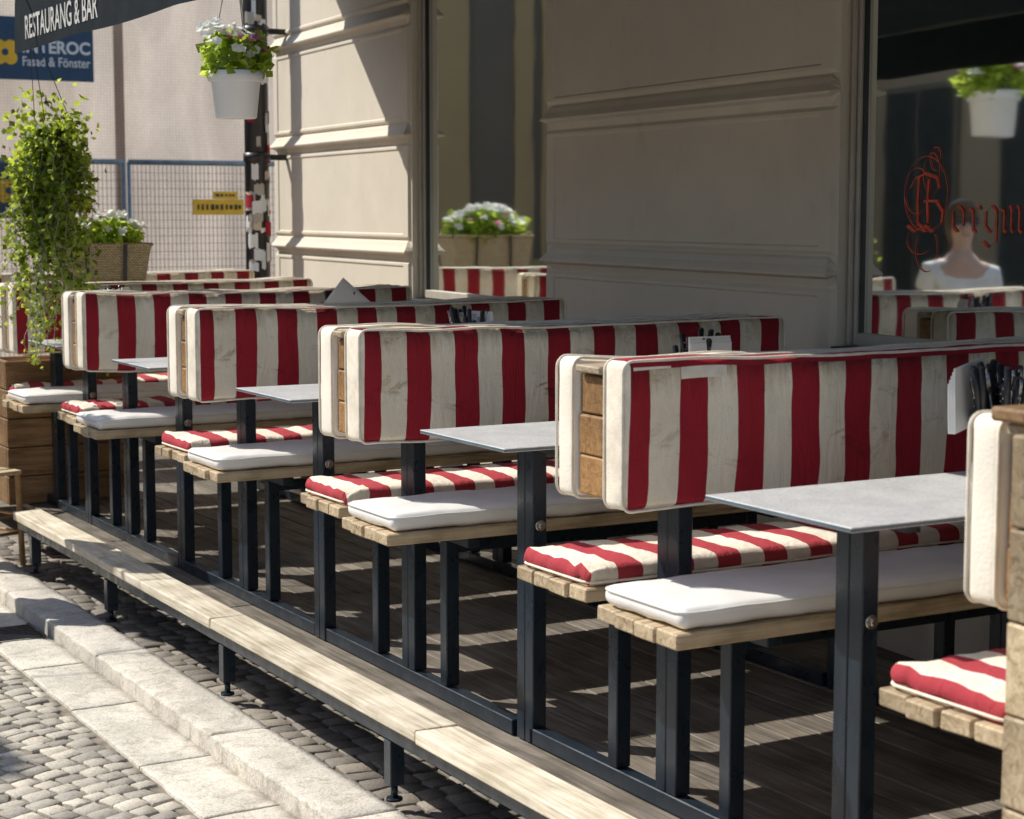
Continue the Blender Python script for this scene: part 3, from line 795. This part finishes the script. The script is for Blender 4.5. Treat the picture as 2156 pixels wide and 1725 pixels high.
# ivy
IK=1.087
t=thing('hanging_ivy',"trailing ivy in a hanging basket under the awning",'ivy',(2.72,9.78,1.64-1.64*IK))
g=G(); c=Vector((0,0,1.90))
for i in range(1700):
    v=Vector((U(-1,1),U(-1,1),U(-1,1)))
    if v.length>1: v.normalize()
    v=v*(.5+.58*R()); k=1+.5*noise.noise(v*3)
    leaf(g.bm,c+Vector((v.x*.215*k,v.y*.21*k,v.z*.30*k)),U(.022,.045),0,None,.5)
stems=G()
for s_ in range(88):
    a=U(0,6.28); r=U(.03,.20); p=c+Vector((r*math.cos(a),r*math.sin(a),U(-.1,.1)))
    ln=U(.3,.75) if R()<.6 else U(.75,1.02)
    drift=Vector((U(-.16,.12),U(-.1,.1),0)) if s_%4 else Vector((-.46,.0,0))*R()
    n=int(ln/.016); pts=[]
    for k in range(n):
        f=k/n; q=p+Vector((-p.x*.15*f,-p.y*.3*f,-ln*f))+drift*f*f+Vector((noise.noise(Vector((s_,f*4,0)))*.09,noise.noise(Vector((s_,f*4,9)))*.05,0))
        pts.append(q)
        if R()<.8: leaf(g.bm,q,U(.02,.045)*(1-.25*f),0,None,.5)
        if f<.5: leaf(g.bm,q+Vector((U(-.03,.03),U(-.02,.02),0)),U(.02,.042),0,None,.5)
    stems.tube(pts[::3],.0016,4)
for s_ in range(13):
    p=Vector((.02,-.02,1.36)); dr=Vector((U(.1,.36),U(-.1,.1),U(-.30,-.05)))
    for k in range(18): leaf(g.bm,p+dr*(k/18)+Vector((0,0,-.05*(k/18)**2)),U(.02,.04),0)
for o in (g.obj('foliage',M['leaf'],t),stems.obj('stems',M['rope'],t)): o.scale=(IK,IK,IK)
g=G()
for k in range(3):
    a=2.1*k; g.tube([(.10*math.cos(a),.10*math.sin(a),2.08),(-.17,-.3,2.53)],.002,5)
g.lathe((0,0,1.90),[(.06,0),(.09,.13),(.095,.135)],24)
o=g.obj('basket',M['black'],t); o.scale=(IK,IK,IK)
def planter(loc,label,rot=0,k=1.0,npk=8):
    t=thing('wicker_planter',label,'planter',loc,'wicker flower planters')
    g=G(); a,b=.215*k,.085*k; A,Bq=.245*k,.105*k; h=.19*k
    lo=[(-a,-b,0),(a,-b,0),(a,b,0),(-a,b,0)]; hi=[(-A,-Bq,h),(A,-Bq,h),(A,Bq,h),(-A,Bq,h)]
    r=[[g.bm.verts.new(p) for p in q] for q in (lo,hi,[(x*.94,y*.9,h) for x,y,z in hi],[(x*.94,y*.9,h-.03) for x,y,z in hi])]
    g.bm.faces.new(r[0][::-1])
    for P_,Q in zip(r,r[1:]):
        for q in range(4): g.bm.faces.new((P_[q],P_[(q+1)%4],Q[(q+1)%4],Q[q]))
    g.bm.faces.new(r[3])
    for q in range(4): g.tube([hi[q],hi[(q+1)%4]],.010*k,6)
    g.obj('basket',M['wicker'],t)
    for x in (-.10*k,.10*k):
        g=G(); g.box(x-.011,x+.011,-.105*k-.012,-.105*k-.006,0,.19*k,.001,rot=Matrix.Rotation(math.radians(6),3,'X'))
        g.obj('strap',M['black'],t)
    g=G(); bouquet(g,(0,0,.225*k),.24*k,.12*k,.105*k,850,30,npk,.045*k,0,k)
    g.obj('flowers',[M['leaf2'],M['petal'],M['pink']],t)
    t.rotation_euler[2]=rot
    return t
planter((3.16,10.40,1.243),"wicker planter with white and pink flowers on bench top",k=1.10)
planter((3.13,14.78,1.12),"large wicker planter of flowers on a wooden stand",-.1,1.60)
g=G()
for x in (2.77,3.43):
    for y in (14.64,14.88): g.box(x,x+.05,y,y+.05,-.385,1.075,.004)
g.box(2.73,3.53,14.60,14.97,1.077,1.117,.005)
tag(g.obj('wooden_stand',M['boards']),"brown wooden plant stand on the pavement",'plant stand')

# ------------------------------------------------------------------ background works site
Sc=thing('scaffold_screen',"scaffold wrapped in beige debris netting across the street",'scaffold')
g=G()
prev=None; nx=200
for i in range(nx+1):
    x=-12+28*i/nx; row=[]
    for k in range(18):
        z=-.38+7.2*k/17; y=22+.02*math.sin(x*3.3)+.02*math.sin(x*9.1+z)+.09*noise.noise(Vector((x*1.2,0,z*.9)))
        row.append(g.bm.verts.new((x,y,z)))
    if prev:
        for k in range(17): f=g.bm.faces.new((prev[k],row[k],row[k+1],prev[k+1])); f.smooth=True
    prev=row
g.obj('netting',M['net'],Sc)
g=G()
for x in (-11.5,-6,-1,3.5,10.2,14.5):
    g.cyl((x,22.5,-.38),(x,22.5,6.8),.03,.03,8)
g.cyl((-12,22.5,6.7),(15,22.5,6.7),.03,.03,8)
g.obj('scaffold_poles',M['fencesteel'],Sc)
g=G(); g.box(6.86,6.98,21.84,21.845,-.3,6.4); g.obj('seam_strip',M['net'],Sc)
def clover(g,c,r):
    for k in range(4):
        a=math.radians(45+90*k); cc=(c[0]+r*.55*math.cos(a),c[1],c[2]+r*.55*math.sin(a))
        pts=[(cc[0]+r*.5*math.cos(2*math.pi*i/14),c[1]-.0005*k,cc[2]+r*.5*math.sin(2*math.pi*i/14)) for i in range(14)]
        g.quad(pts,1)
    pts=[(c[0]+r*.25*math.cos(2*math.pi*i/14),c[1]-.004,c[2]+r*.25*math.sin(2*math.pi*i/14)) for i in range(14)]
    g.quad(pts,0)
def banner(x0,x1,z0,z1,logo,label,txt):
    t=thing('company_banner',label,'banner',(0,0,0),'blue company banners')
    y=21.72
    g=G(); g.box(x0,x1,y,y+.02,z0,z1,.003); g.obj('board',M['blue'],t)
    g=G(); clover(g,(logo[0],y-.006,logo[1]),logo[2]); g.obj('emblem',[M['blue'],M['yellow']],t)
    if txt:
        text_mesh("INTEROC",.80,.15,(5.74,y-.006,3.47),(1,0,0),(0,0,1),M['bluewhite'],'lettering',t,.03)
        text_mesh("Fasad & Fönster",.80,.11,(5.74,y-.006,3.32),(1,0,0),(0,0,1),M['bluewhite'],'lettering',t,.012)
banner(5.0,6.58,3.16,3.88,(5.54,3.47,.16),"blue banner with yellow emblem and white INTEROC lettering",True)
banner(5.0,5.75,1.56,2.20,(5.54,1.88,.16),"blue banner with yellow emblem low on the netting",False)
def fence(x0,label):
    t=thing('construction_fence',label,'fence',(x0,20.6,-.38),'temporary mesh fence panels')
    W=2.6;H=2.58
    g=G()
    g.cyl((0,0,0),(0,0,H),.022,.022,10); g.cyl((W,0,0),(W,0,H),.022,.022,10)
    g.cyl((0,0,H),(W,0,H),.03,.03,10); g.cyl((0,0,.12),(W,0,.12),.02,.02,8)
    g.obj('frame',M['fencesteel'],t)
    g=G(); n=52
    for i in range(1,n): g.cyl((W*i/n,0,.12),(W*i/n,0,H),.004,.004,4,cap=False)
    for k in range(1,28): g.cyl((0,.005,.12+k*.09),(W,.005,.12+k*.09),.0035,.0035,4,cap=False)
    g.obj('mesh_panel',M['wire'],t)
    g=G(); g.box(-.1,.12,-.3,.3,0,.12,.02); g.obj('foot_block',M['kerb'],t)
    return t
for i in range(4): fence(1.30+i*2.66,"blue grey steel construction fence panel before the netting")
def ysign(x0,x1,z0,z1):
    g=G(); g.box(x0,x1,20.54,20.555,z0,z1,.004)
    w=x1-x0; x=x0+w*.08
    while x<x1-w*.1:
        ww=U(.02,.045); h=(z1-z0)*U(.25,.4); zc=(z0+z1)/2; g.box(x,x+ww,20.534,20.539,zc-h/2,zc+h/2,mi=1); x+=ww+U(.012,.03)
    tag(g.obj('fence_sign',[M['yellow'],M['black']]),"small yellow company sign tied to the fence",'sign','yellow fence signs')
ysign(7.36,7.98,1.60,1.78); ysign(7.61,7.91,1.785,1.87); ysign(5.90,6.16,1.63,1.78)

# opposite side of the street (seen mirrored in the glass)
def oppo(x,ya,yb,h,label,mat,w=.5,win=True,fz=.2):
    Ob=thing('street_building',label,'building',(x,0,0))
    g=G(); g.box(-w,0,ya,yb,-.38,h); g.obj('wall',mat,Ob)
    g=G(); hh=G()
    while fz+2.8<h and win:
        y=ya+.5
        while y+1.4<yb:
            g.box(.003,.06,y,y+1.3,fz+.2,fz+2.7,.01); hh.box(.062,.07,y+.06,y+.62,fz+.26,fz+2.64); hh.box(.062,.07,y+.68,y+1.24,fz+.26,fz+2.64); y+=2.0
        fz+=3.1
    if win: g.obj('window_frame',M['brownwall'],Ob); hh.obj('window_pane',M['darkframe'],Ob)
    g=G(); g.box(.002,.12,ya,yb,h-.3,h-.1,.02)
    if not win:
        g.box(-w,0,ya-.08,ya-.002,h-.3,h-.1,.02)
        for xx,ww in ((-.5,.3),(-1.3,.5),(-2.0,.2),(-2.6,.5),(-3.6,.3),(-4.6,.4)): g.box(xx,xx+ww,ya-.05,ya-.002,-.3,h-.32,.01)
        g.box(-w,0,ya-.04,ya-.0505+.04,1.0,1.15,.004)
    g.obj('cornice',M['pilaster'],Ob)
oppo(-1.8,10.3,17.2,5.2,"low ochre plaster building across the street",M['ochre'])
oppo(3.7,17.3,21.3,4.7,"dark brown plaster building closing the side street",M['brownwall'],6.5,False)
oppo(-6.5,-12,9.9,4.5,"beige plaster building across the street",M['wall'])

# ------------------------------------------------------------------ rattan chair
def chair(loc,rz):
    t=thing('rattan_chair',"brown rattan cafe chair beside the terrace",'chair',loc)
    t.rotation_euler[2]=rz
    g=G()
    for x in (-.22,.22):
        g.tube([(x,-.22,0),(x*.98,-.2,.54)],.017,8)
        g.tube([(x,.24,0),(x*.95,.2,.54),(x*.95,.25,.8),(x*.8,.29,1.02)],.017,8)
    g.tube([(-.176,.29,1.02),(-.1,.31,1.08),(0,.315,1.1),(.1,.31,1.08),(.176,.29,1.02)],.016,8)
    for z in (.2,.3): g.tube([(-.22,-.21,z),(.22,-.21,z),(.21,.22,z),(-.21,.22,z)],.010,6,closed=True)
    g.obj('frame',M['rattan'],t)
    g=G(); g.box(-.23,.23,-.23,.21,.53,.555,.012,seg=2); g.obj('seat',M['wicker'],t)
    g=G()
    for k in range(9): g.tube([(-.17+k*.0425,.205,.56),(-.17+k*.0425,.25,.8),(-.15+k*.0375,.305,1.05)],.006,5)
    for z,y in ((.68,.235),(.85,.265)): g.tube([(-.2,y,z),(0,y+.02,z),(.2,y,z)],.007,5)
    g.obj('backrest',M['rattan'],t)
chair((2.36,10.42,-.355),.35)

# ------------------------------------------------------------------ person (mirrored in the shop window)
def skinobj(name,verts,edges,rads,mat,parent,root=0,sub=2):
    me=bpy.data.meshes.new(name); me.from_pydata(verts,edges,[]); 
    o=bpy.data.objects.new(name,me); col.objects.link(o); o.parent=parent
    o.modifiers.new('s','SKIN')
    sv=me.skin_vertices[0].data
    for i,r in enumerate(rads): sv[i].radius=(r if isinstance(r,tuple) else (r,r)); 
    sv[root].use_root=True
    s=o.modifiers.new('u','SUBSURF'); s.levels=sub; s.render_levels=sub
    bpy.context.view_layer.update()
    m2=bpy.data.meshes.new_from_object(o.evaluated_get(bpy.context.evaluated_depsgraph_get()))
    m2.name=name; o.modifiers.clear(); o.data=m2; m2.materials.clear(); m2.materials.append(mat)
    for p in m2.polygons: p.use_smooth=True
    return o
pt=thing('person',"person in white shirt, denim shorts and sunglasses standing on cobbles",'person',(1.70,9.60,-.385))
pt.rotation_euler[2]=math.radians(20)
k=1/S*.98
V=[(0,0,.95),(0,0,1.10),(0,.01,1.25),(0,0,1.40),(0,0,1.50),(0,-.01,1.57),(0,-.015,1.66),
   (.10,0,.88),(.10,-.02,.50),(.10,.02,.09),(.10,-.13,.03),(-.10,0,.88),(-.10,.02,.50),(-.10,.06,.09),(-.10,-.09,.03),
   (.17,0,1.40),(.24,.02,1.12),(.20,-.12,.96),(.17,-.17,.90),(-.17,0,1.38),(-.23,.02,1.10),(-.25,-.06,.87),(-.255,-.09,.79)]
Rd=[(.14,.10),(.115,.085),(.13,.095),(.13,.085),.048,.052,.078,.085,.055,.038,.035,.085,.055,.038,.035,.05,.038,.028,.03,.05,.038,.028,.03]
E=[(0,1),(1,2),(2,3),(3,4),(4,5),(5,6),(0,7),(7,8),(8,9),(9,10),(0,11),(11,12),(12,13),(13,14),(3,15),(15,16),(16,17),(17,18),(3,19),(19,20),(20,21),(21,22)]
for sgn,hi in ((1,18),(-1,22)):
    hx,hy,hz=V[hi]
    for f in range(5):
        b=len(V); yy=hy-.03+.02*f
        V+= [(hx,yy,hz-.035),(hx-.005*sgn,yy-.005,hz-.075-.004*abs(f-1.5)),(hx-.014*sgn,yy,hz-.105-.004*abs(f-1.5))] if f else [(hx-.01*sgn,hy-.035,hz-.015),(hx-.02*sgn,hy-.055,hz-.035),(hx-.025*sgn,hy-.06,hz-.055)]
        Rd+=[.009,.008,.007]; E+=[(hi,b),(b,b+1),(b+1,b+2)]
sc3=lambda l:[(a*k,b*k,c*k) for a,b,c in l]
scr=lambda l:[tuple(q*k for q in r) if isinstance(r,tuple) else r*k for r in l]
try:
    skinobj('body',sc3(V),E,scr(Rd),M['skin'],pt)
    skinobj('shirt',sc3([(0,0,.98),(0,0,1.12),(0,.01,1.26),(0,0,1.40),(.165,0,1.39),(.20,.012,1.27),(-.165,0,1.37),(-.20,.012,1.25),(0,0,1.455)]),[(0,1),(1,2),(2,3),(3,4),(4,5),(3,6),(6,7),(3,8)],scr([(.165,.125),(.14,.108),(.152,.115),(.14,.10),(.066,.066),(.058,.058),(.066,.066),(.058,.058),(.065,.055)]),M['shirt'],pt)
    skinobj('shorts',sc3([(0,0,.97),(.10,0,.86),(.105,0,.62),(-.10,0,.86),(-.105,0,.62)]),[(0,1),(1,2),(0,3),(3,4)],scr([(.17,.13),.11,.10,.11,.10]),M['denim'],pt)
except Exception as e:
    print('person fail',e)
g=G()
bmesh.ops.create_uvsphere(g.bm,u_segments=20,v_segments=14,radius=.088*k)
for v in g.bm.verts:
    v.co.z*=1.2
    if v.co.y<-.03*k and v.co.z<.06*k: v.co.y=-.03*k
    if v.co.y>0 and v.co.z<0: v.co.z*=1.9
    v.co+=Vector((0,.012*k,1.68*k))
for f in g.bm.faces: f.smooth=True
g.obj('hair',M['hair'],pt)
g=G(); g.box(-.065*k,-.01*k,-.108*k,-.098*k,1.645*k,1.685*k,.004); g.box(.01*k,.065*k,-.108*k,-.098*k,1.645*k,1.685*k,.004); g.box(-.0095*k,.0095*k,-.105*k,-.099*k,1.672*k,1.68*k)
g.obj('sunglasses',M['black'],pt)
g=G(); g.cyl((0,-.085*k,1.655*k),(0,-.112*k,1.615*k),.008*k,.016*k,8); g.cyl((-.022*k,-.088*k,1.585*k),(.022*k,-.088*k,1.585*k),.007*k,.007*k,8); g.obj('face',M['skin'],pt)

# ------------------------------------------------------------------ rescale to real size
for o in list(bpy.data.objects):
    if o.parent is None:
        o.location=o.location*S; o.scale=(S*o.scale[0],S*o.scale[1],S*o.scale[2])

# ------------------------------------------------------------------ light, world, camera
d=Vector((.62,-.68,-1)).normalized()
sd=bpy.data.lights.new('sun','SUN'); sd.energy=5.0; sd.angle=math.radians(.5); sd.color=(1,.955,.86)
so=bpy.data.objects.new('sun',sd); col.objects.link(so); so.rotation_euler=d.to_track_quat('-Z','Y').to_euler(); so.location=(-5,10,12)
w=bpy.data.worlds.new("World"); scene.world=w; w.use_nodes=True
nt=w.node_tree; bg=nt.nodes['Background']
sky=nt.nodes.new('ShaderNodeTexSky'); sky.sky_type='NISHITA'; sky.sun_disc=False
sky.sun_elevation=math.radians(47.4); sky.sun_rotation=math.radians(-42)
nt.links.new(sky.outputs[0],bg.inputs[0]); bg.inputs[1].default_value=.15
cd=bpy.data.cameras.new('camera'); co=bpy.data.objects.new('camera',cd); col.objects.link(co)
cd.sensor_width=36; cd.lens=3890/2156*36; cd.clip_end=1000; cd.clip_start=.05
co.location=(0,0,1.64*S); co.rotation_euler=(math.radians(90-6.12),0,math.radians(-29.44))
cd.dof.use_dof=True; cd.dof.focus_distance=5.5; cd.dof.aperture_fstop=6.3
scene.camera=co
scene.view_settings.view_transform='Standard'; scene.view_settings.look='None'; scene.view_settings.exposure=0
